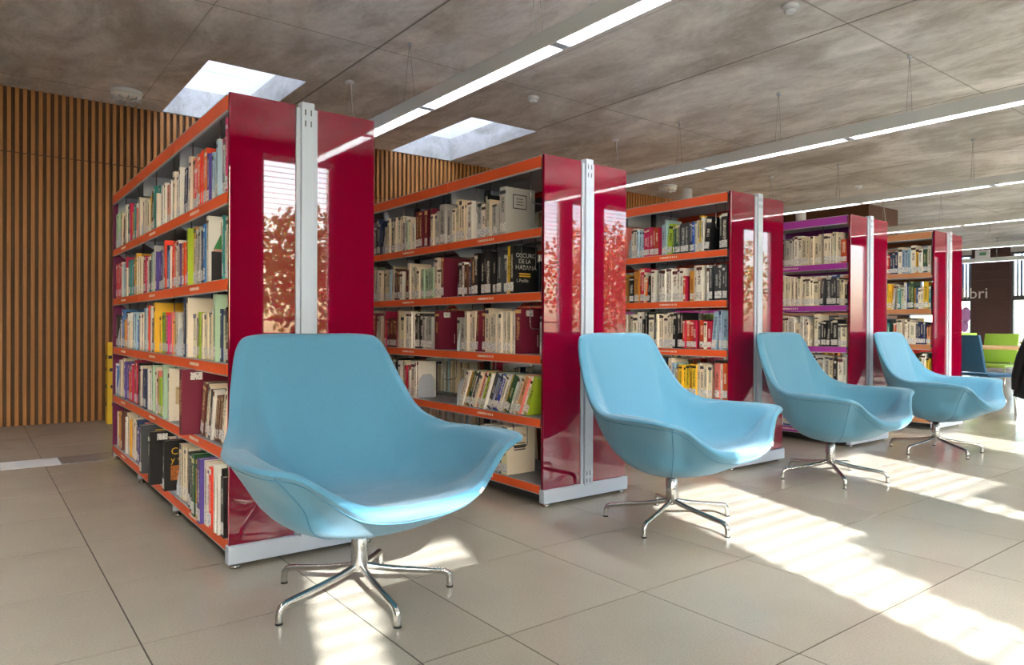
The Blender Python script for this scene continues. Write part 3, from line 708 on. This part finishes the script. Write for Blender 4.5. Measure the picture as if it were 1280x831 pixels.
for b in BOOKS:
    if id(b) in IND:
        mb, pg, st = MB(), MB(), MB(); book_geo(mb, pg, st, b, None, not b['pr'] == 'plain')
        o = mb.build('book'); o.matrix_world = bmatrix(b)
        pg.build('pages', o)
        if st.v: st.build('spine_label', o)
        sz = 'thick' if b['t'] > .036 else ('thin' if b['t'] < .019 else 'medium'); sz2 = 'tall' if b['h'] > .24 else ('short' if b['h'] < .2 else '')
        adj = ' '.join(q for q in (('leaning' if b['lean'] > .2 else ''), sz, '' if b['lean'] > .2 else sz2, b['col']) if q)
        tag(o, '%s book, %s from the end panel, %s of the %s' % (adj, ordinal(b['n']), SHN[b['r']], WHO[b['k']]), 'book', 'books on the %s' % WHO[b['k']])
        if b['pr']: print_on(o, b)
    else:
        book_geo(fieldm, fieldm, fieldm, b, bmatrix(b))
tag(fieldm.build('shelved_books'), 'remaining shelved books filling the bookcases', 'books', kind='stuff')
# light grey bookends at the far end of some groups
bem = MB(); bem.v += [(0, 0, 0), (.13, 0, 0), (.13, 0, .12), (.10, 0, .16), (.04, 0, .16), (.012, 0, .13), (0, 0, .05)]; nq = 7
bem.v += [(a, .0015, c) for a, _, c in bem.v]; bem.face(tuple(range(nq)), m_bracket); bem.face(tuple(range(2*nq-1, nq-1, -1)), m_bracket)
for i in range(nq): bem.face((i, (i+1) % nq, nq+(i+1) % nq, nq+i), m_bracket)
bup = bem.mesh('plate'); bft = MB().box((0, 0, 0), (.13, .1, .0012), m_bracket).mesh('tongue')
for k, r_, s in BE:
    e = tag(empty('bookend', (XB[k]+.012, Y0+s, SH[r_]+.0223)), 'light grey metal bookend, %s bay, %s of the %s' % (ordn[int(s/MOD)], SHN[r_], WHO[k]), 'bookend', 'metal bookends')
    obj('plate', bup, e); o = obj('tongue', bft, e)

# ------------------------------------------------------------------ lounge chairs
# stations from the middle of the back round one side to the middle of the front lip: rim, inner points, outer points (x, forward, z)
ST = [ # R                    I3                    I2                    I1                  O3                   O2                   O1
 ((0, -.335, .897), (0, -.292, .76), (0, -.225, .55), (0, -.150, .392), (0, -.338, .735), (0, -.272, .50), (0, -.165, .292)),
 ((.213, -.328, .895), (.20, -.285, .76), (.180, -.217, .55), (.12, -.140, .388), (.213, -.330, .735), (.20, -.262, .50), (.12, -.150, .290)),
 ((.272, -.318, .868), (.254, -.274, .73), (.224, -.205, .53), (.15, -.124, .382), (.281, -.312, .715), (.256, -.244, .48), (.15, -.132, .286)),
 ((.312, -.262, .74), (.286, -.224, .635), (.250, -.168, .49), (.172, -.098, .375), (.327, -.252, .62), (.284, -.192, .43), (.17, -.102, .278)),
 ((.354, -.184, .618), (.320, -.152, .55), (.275, -.116, .44), (.180, -.068, .368), (.366, -.172, .53), (.297, -.130, .375), (.17, -.072, .268)),
 ((.418, -.085, .566), (.358, -.066, .530), (.308, -.050, .440), (.205, -.030, .368), (.396, -.070, .460), (.313, -.054, .335), (.17, -.034, .258)),
 ((.474, .030, .556), (.402, .030, .549), (.338, .028, .448), (.235, .015, .370), (.408, .028, .440), (.316, .022, .320), (.172, .01, .252)),
 ((.500, .175, .556), (.420, .165, .547), (.350, .140, .440), (.240, .080, .367), (.402, .148, .436), (.314, .114, .317), (.168, .06, .25)),
 ((.484, .300, .550), (.408, .262, .530), (.335, .216, .425), (.220, .130, .365), (.355, .222, .410), (.286, .172, .310), (.150, .09, .249)),
 ((.384, .328, .524), (.334, .290, .486), (.272, .246, .408), (.170, .150, .363), (.286, .254, .384), (.236, .208, .298), (.126, .105, .247)),
 ((.300, .354, .466), (.262, .316, .438), (.208, .264, .394), (.128, .154, .361), (.238, .284, .350), (.186, .220, .284), (.105, .110, .245)),
 ((.215, .388, .420), (.188, .346, .408), (.150, .278, .386), (.088, .158, .362), (.180, .314, .332), (.134, .225, .274), (.074, .112, .244)),
 ((.105, .405, .402), (.092, .350, .400), (.074, .282, .383), (.044, .162, .362), (.090, .319, .320), (.066, .227, .268), (.036, .113, .243)),
 ((0, .407, .398), (0, .351, .397), (0, .283, .382), (0, .163, .362), (0, .321, .316), (0, .227, .266), (0, .113, .243))]
RIMT = [(0, -.036, -.012), (.006, -.036, -.012), (.020, -.026, -.02), (.026, -.02, -.022), (.022, -.014, -.026), (.012, -.01, -.030), (-.004, 0, -.032), (-.012, 0, -.032), (-.014, -.010, -.032), (-.010, -.014, -.034), (-.006, -.014, -.038), (-.004, -.014, -.048), (0, -.014, -.052), (0, -.014, -.052)]
RIMN = [(0, -.004, .018), (.004, -.004, .018), (.014, -.004, .014), (.018, -.002, .010), (.018, .0, .008), (.018, .004, .006), (.018, .004, .002), (.018, .006, .001), (.014, .014, .001), (.01, .016, 0), (.008, .018, 0), (.005, .019, 0), (0, .02, 0), (0, .02, 0)]
def cr(P, n, closed):
    P = [np.array(p, float) for p in P]; k = len(P); out = []
    segs = k if closed else k-1
    for i in range(segs):
        p1, p2 = P[i], P[(i+1) % k]
        p0 = P[(i-1) % k] if closed or i > 0 else 2*p1-p2
        p3 = P[(i+2) % k] if closed or i+2 < k else 2*p2-p1
        for q in range(n):
            t = q/n; out.append(.5*((2*p1)+(-p0+p2)*t+(2*p0-5*p1+4*p2-p3)*t*t+(-p0+3*p1-3*p2+p3)*t**3))
    if not closed: out.append(P[-1])
    return out
def chair_profiles():
    prof = []
    for s_, tt, nn in zip(ST, RIMT, RIMN):
        R, I3, I2, I1, O3, O2, O1 = [np.array(q) for q in s_]; tt, nn = np.array(tt), np.array(nn)
        prof.append([I1, I2, I3, I3*.30+R*.70, R, R+tt*.5+nn, R+tt, O3, O2, O1])
    full = prof + [[p*np.array([-1, 1, 1]) for p in q] for q in prof[-2:0:-1]]
    return full
FULL = chair_profiles()
def chair_shell():
    nst = 5; nl = len(FULL[0])
    loops = [cr([st[l] for st in FULL], nst, True) for l in range(nl)]
    na = len(loops[0]); Cc, Cb = np.array((0, .01, .356)), np.array((0, 0, .236))
    V = []; F = []
    rows = []
    for a in range(na):
        rows.append(cr([Cc]+[loops[l][a] for l in range(nl)]+[Cb], 4, False)[1:-1])
    nr = len(rows[0])
    for a in range(na):
        for p in rows[a]: V.append((p[0], -p[1], p[2]))      # chair faces local -y
    V.append((Cc[0], -Cc[1], Cc[2])); V.append((Cb[0], -Cb[1], Cb[2])); ci, bi = len(V)-2, len(V)-1
    for a in range(na):
        b = (a+1) % na
        for r in range(nr-1): F.append((a*nr+r, a*nr+r+1, b*nr+r+1, b*nr+r))
        F.append((ci, a*nr, b*nr)); F.append((bi, b*nr+nr-1, a*nr+nr-1))
    me = bpy.data.meshes.new('shell'); me.from_pydata(V, [], F); me.materials.append(m_fabric)
    bm = bmesh.new(); bm.from_mesh(me); bmesh.ops.recalc_face_normals(bm, faces=bm.faces); bm.to_mesh(me); bm.free()
    me.polygons.foreach_set('use_smooth', [True]*len(me.polygons)); return me, rows, loops, nst, nr
shell_me, rows, loops, nst, nr = chair_shell()
def surf_line(a, r0, r1, off=.0008):
    return [(p[0]*(1+off), -p[1]*(1+off), p[2]-.0004) for p in rows[a % len(rows)][r0:r1]]
seam_meshes = []
for a in (8*nst+2, len(rows)-(8*nst+2)):
    seam_meshes.append(MB().tube(surf_line(a, nr-17, nr-2), .0022, m_seam, 5).mesh('seam'))
seam_meshes.append(MB().tube([(p[0], -p[1], p[2]-.0006) for p in loops[6]]+[(loops[6][0][0], -loops[6][0][1], loops[6][0][2]-.0006)], .002, m_seam, 5).mesh('seam'))
pole_me = MB().lathe([(.026, .095), (.028, .098), (.028, .205), (.024, .21), (.024, .25)], m_pole, 28).mesh('pole')
hub_me = MB().lathe([(.012, .082), (.024, .088), (.026, .098)], m_chrome, 24).mesh('hub')
cap_me = MB().lathe([(.05, .228), (.07, .234), (.07, .262)], m_dark, 24).mesh('mounting_plate')
lp = cr([(.012, 0, .108), (.045, 0, .098), (.12, 0, .083), (.26, 0, .064), (.298, 0, .058), (.315, 0, .044), (.319, 0, .022), (.319, 0, .003)], 4, False)
leg_me = MB().tube(lp, .0115, m_chrome, 12).mesh('leg'); tip_me = MB().lathe([(.0122, 0), (.0122, .006)], m_rubber, 14, (.319, 0, 0)).mesh('leg_tip')
tag_me = MB().box((.255, -.386, .365), (.262, -.378, .400), m_tag).mesh('tag')
CHAIRS = [((1.085, 2.292), 5, 50, 'blue felt lounge chair in front of the first bookcase'), ((2.70, 2.258), 5, 54, 'blue felt lounge chair in front of the second bookcase'),
          ((4.30, 2.33), 4, 7, 'blue felt lounge chair in front of the third bookcase'), ((5.87, 2.345), 5, 24, 'blue felt lounge chair in front of the purple-edged bookcase')]
for (x, y), rot, ph, label in CHAIRS:
    r = tag(empty('lounge_chair', (x, y, 0), math.radians(rot)), label, 'chair', 'blue swivel lounge chairs')
    sh = obj('shell', shell_me, r)
    for sm in seam_meshes: obj('seam', sm, sh)
    # woven tag sewn into the lip
    A = rows[11*nst]; q = A[22]; tg = MB().box((-.012, -.003, -.004), (.012, .003, .004), m_tag).build('tag', sh); tg.location = (q[0], -q[1]-.002, q[2]); tg.rotation_euler = (0, math.radians(-30), math.radians(20))
    obj('pole', pole_me, r); obj('hub', hub_me, r); obj('mounting_plate', cap_me, r)
    for q in range(5):
        l = obj('leg', leg_me, r); l.rotation_euler = (0, 0, math.radians(ph+72*q-rot)); obj('leg_tip', tip_me, l)

# ------------------------------------------------------------------ yellow panel by the ribbed wall
yp = tag(empty('yellow_panel', (1.31, 7.72, 0)), 'yellow display panel with black print standing by the ribbed wall', 'panel')
m_yel = M('yellow_board', (232, 190, 40), .5)
bx('board', (-.27, -.06, .0), (.27, .06, .775), m_yel, yp, .004)
for q, zz in enumerate((.62, .5, .34, .17)): bx('print_mark', (-.274, -.03+.008*(q % 2), zz), (-.27, .012+.01*(q % 3), zz+.035), m_ink, yp); bx('print_mark', (-.262+.01*q, -.0625, zz), (-.23+.012*q, -.06, zz+.03), m_ink, yp)

# ------------------------------------------------------------------ reading corner beyond the bookcases
m_navy = M('blue_upholstery', (40, 92, 128), .6); m_lime = M('green_plastic', (150, 196, 70), .4); m_redp = M('red_plastic', (206, 60, 44), .4)
m_table = M('birch_top', (214, 178, 130), .4, noise=.06, nscale=4, stretch=(1, 12, 1))
def side_chair(loc, rz, mat, label, cat='chair', split=True):
    r = tag(empty('side_chair', (*loc, 0), math.radians(rz)), label, cat, 'chairs around the reading table')
    def slab(name, x0, x1, pts, th):        # profile in (forward, z), forward is local -y
        mb = MB(); n = len(pts); o = 0
        for sx_, X in ((0, x0), (1, x1)):
            for (f, z) in pts: mb.v.append((X, -f, z))
            for (f, z) in pts: mb.v.append((X, -f+th[0], z-th[1]))
        N_ = 2*n
        for i in range(n-1):
            mb.face((i, i+1, N_+i+1, N_+i), mat, True); mb.face((n+i, N_+n+i, N_+n+i+1, n+i+1), mat, True); mb.face((i, n+i, n+i+1, i+1), mat); mb.face((N_+i, N_+i+1, N_+n+i+1, N_+n+i), mat)
        mb.face((0, N_, N_+n, n), mat); mb.face((n-1, 2*n-1, N_+2*n-1, N_+n-1), mat)
        return mb.build(name, r, .006)
    slab('seat', -.21, .21, [(-.2, .46), (-.1, .448), (.1, .45), (.2, .455), (.235, .44)], (0, .03))
    slab('backrest', -.205, .205, [(-.20, .47), (-.225, .56), (-.245, .65), (-.27, .76), (-.30, .87)], (.03, .0))
    for sx_ in (-1, 1):
        MB().tube([(sx_*.19, .16, .43), (sx_*.2, .2, .2), (sx_*.205, .22, .0)], .010, m_chrome, 8).build('leg', r)
        MB().tube([(sx_*.19, -.17, .43), (sx_*.2, -.2, .2), (sx_*.205, -.21, .0)], .010, m_chrome, 8).build('leg', r)
    return r
side_chair((8.87, 3.06), 70, m_navy, 'dark blue upholstered chair at the reading table')
c2 = side_chair((8.95, 2.29), 60, m_navy, 'chair draped with a black jacket')
# jacket over the back of the chair
m_coat = M('black_cloth', (26, 25, 28), .9, bump=.3, nscale=30)
def jacket():
    mb = MB(); nu, nv = 14, 16; th = .045
    for layer in (0, 1):
        for i in range(nv):
            v = i/(nv-1)
            for j in range(nu):
                u = j/(nu-1)*2-1; w = .13+.19*v
                fold = .018*math.sin(u*9+v*3)*v
                z = .89-.66*v-.05*(1-u*u)*v*.5; yv = .315+.03*v+fold+(th if layer else 0)+(-.02 if v < .08 else 0)
                mb.v.append((u*w, yv, z+(.0 if v > 0 else (.012 if layer == 0 else -.012))))
    A = nu*nv
    for i in range(nv-1):
        for j in range(nu-1):
            a = i*nu+j; mb.face((a, a+1, a+nu+1, a+nu), m_coat, True); mb.face((A+a, A+a+nu, A+a+nu+1, A+a+1), m_coat, True)
    for j in range(nu-1): mb.face((j, A+j, A+j+1, j+1), m_coat, True); a = (nv-1)*nu+j; mb.face((a, a+1, A+a+1, A+a), m_coat, True)
    for i in range(nv-1):
        a = i*nu; mb.face((a, a+nu, A+a+nu, A+a), m_coat, True); a = i*nu+nu-1; mb.face((a, A+a, A+a+nu, a+nu), m_coat, True)
    for sx_ in (-1, 1): mb.tube([(sx_*.15, .34, .85), (sx_*.22, .36, .66), (sx_*.28, .37, .45), (sx_*.30, .36, .30)], [.05, .055, .05, .042], m_coat, 10)
    return mb
jk = jacket().build('jacket'); jk.location = (8.95, 2.29, 0); jk.rotation_euler = (0, 0, math.radians(60)); tag(jk, 'black jacket hung over a chair back', 'jacket')
tb = tag(empty('reading_table', (10.35, 3.35, 0), math.radians(0)), 'pale wood reading table among the green chairs', 'table')
bx('table_top', (-.55, -.9, .69), (.55, .9, .72), m_table, tb, .004)
for sx_ in (-.48, .48):
    for sy in (-.82, .82): MB().tube([(sx_, sy, 0), (sx_, sy, .69)], .022, m_alu, 12).build('leg', tb)
side_chair((11.15, 3.05), -90, m_lime, 'lime green chair across the reading table, facing the dark blue chair')
side_chair((11.2, 3.75), -90, m_lime, 'lime green chair at the inner end of the reading table')
side_chair((9.45, 3.75), 90, m_redp, 'red chair at the reading table')
side_chair((12.6, 4.6), -60, m_lime, 'lime green chair standing alone beyond the reading table')
bowl = tag(MB().lathe([(.05, 0), (.1, .03), (.12, .06), (.115, .062), (.09, .032), (.02, .012)], M('lime_bowl', (196, 206, 40), .35), 24).build('bowl', loc=(10.15, 3.0, .72)), 'lime yellow bowl on the reading table', 'bowl')
# illuminated exit sign and small ceiling sign far back
es = tag(empty('exit_sign', (20.6, 7.15, 2.75)), 'white exit sign hung in front of the dark pillar', 'sign')
bx('sign_body', (-.03, -.16, 0), (.03, .16, .2), m_white, es); bx('sign_arm', (-.01, -.01, .2), (.01, .01, .38), m_alu, es); bx('arrow', (-.033, -.09, .06), (-.03, .06, .14), M('sign_green', (110, 160, 130), .5), es)

# ------------------------------------------------------------------ outside the windows
gr = tag(bx('outside_ground', (-40, -60, -.4), (60, YB-.12, -.3), M('gravel', (120, 118, 100), .9, noise=.1, nscale=3)), kind='structure')
# added blocks, out of view, stepped to cut the outlines of the sun patches
m_blocker = M('blocker_brown', (96, 88, 80), .85)
def shade_steps(rects, label):
    mb = MB(); y = -4.2; dy = YB-y
    for x0, x1, z in rects: mb.box((x0-.33*dy, y-.1, -.3), (x1-.33*dy, y, z+.527*dy), m_blocker)
    tag(mb.build('stepped_sun_blocker'), label, 'wall')
shade_steps([(1.43, 1.52, 2.055), (1.52, 1.64, 2.2), (1.64, 2.1, 2.29)], 'unseen stepped sun blocker added outside the third window')
shade_steps([(-.53, -.02, 2.70), (-.57, -.53, 2.5)], 'unseen tall sun blocker added outside the second window')
shade_steps([(2.97, 3.03, 2.2), (3.03, 3.56, 2.31)], 'unseen stepped sun blocker added outside the fourth window')
def tree(loc, h, r, col, label, seed):
    rr = random.Random(seed); e = tag(empty('garden_tree', (*loc, -.3)), label, 'tree', 'trees outside the windows')
    m_tr = M('bark', (84, 68, 54), .9, noise=.2, nscale=12)
    MB().tube([(0, 0, 0), (.05, .03, h*.3), (-.03, .05, h*.6), (0, 0, h*.85)], [.12, .1, .07, .03], m_tr, 8).build('trunk', e)
    mb = MB(); mats = [M('leaf_%s_%d' % (col[0], i), c, .7) for i, c in enumerate(col[1])]
    for q in range(2600):
        w = rr.uniform(0, 6.283); ph = math.acos(rr.uniform(-1, 1)); R_ = r*rr.random()**.4
        c = Vector((R_*math.sin(ph)*math.cos(w), R_*math.sin(ph)*math.sin(w), h*.62+R_*.95*math.cos(ph)))
        a = Vector((rr.gauss(0, 1), rr.gauss(0, 1), rr.gauss(0, 1))).normalized()*rr.uniform(.05, .09); b_ = a.cross(Vector((rr.gauss(0, 1), rr.gauss(0, 1), rr.gauss(0, 1)))).normalized()*.05
        mb.quad([c-a, c+b_, c+a, c-b_], rr.choice(mats))
    tag(mb.build('foliage', e), kind='stuff')
YG = ('yellow', [(206, 184, 60), (170, 166, 56), (120, 140, 50)]); OR = ('orange', [(226, 150, 50), (210, 110, 40), (190, 150, 60)])
tree((5.0, -7.0), 3.6, 1.3, YG, 'yellow green tree outside the fourth window', 1); tree((13.2, -8.0), 4.2, 1.6, OR, 'orange autumn tree outside the seventh window', 2)
tree((16.6, -10.0), 4.4, 1.6, OR, 'orange autumn tree outside the eighth window', 3); tree((10.0, -8.4), 3.4, 1.3, YG, 'yellow green tree outside the sixth window', 4)
tree((20.6, -9.5), 4.6, 1.8, YG, 'yellow green tree farthest along the window wall', 5)
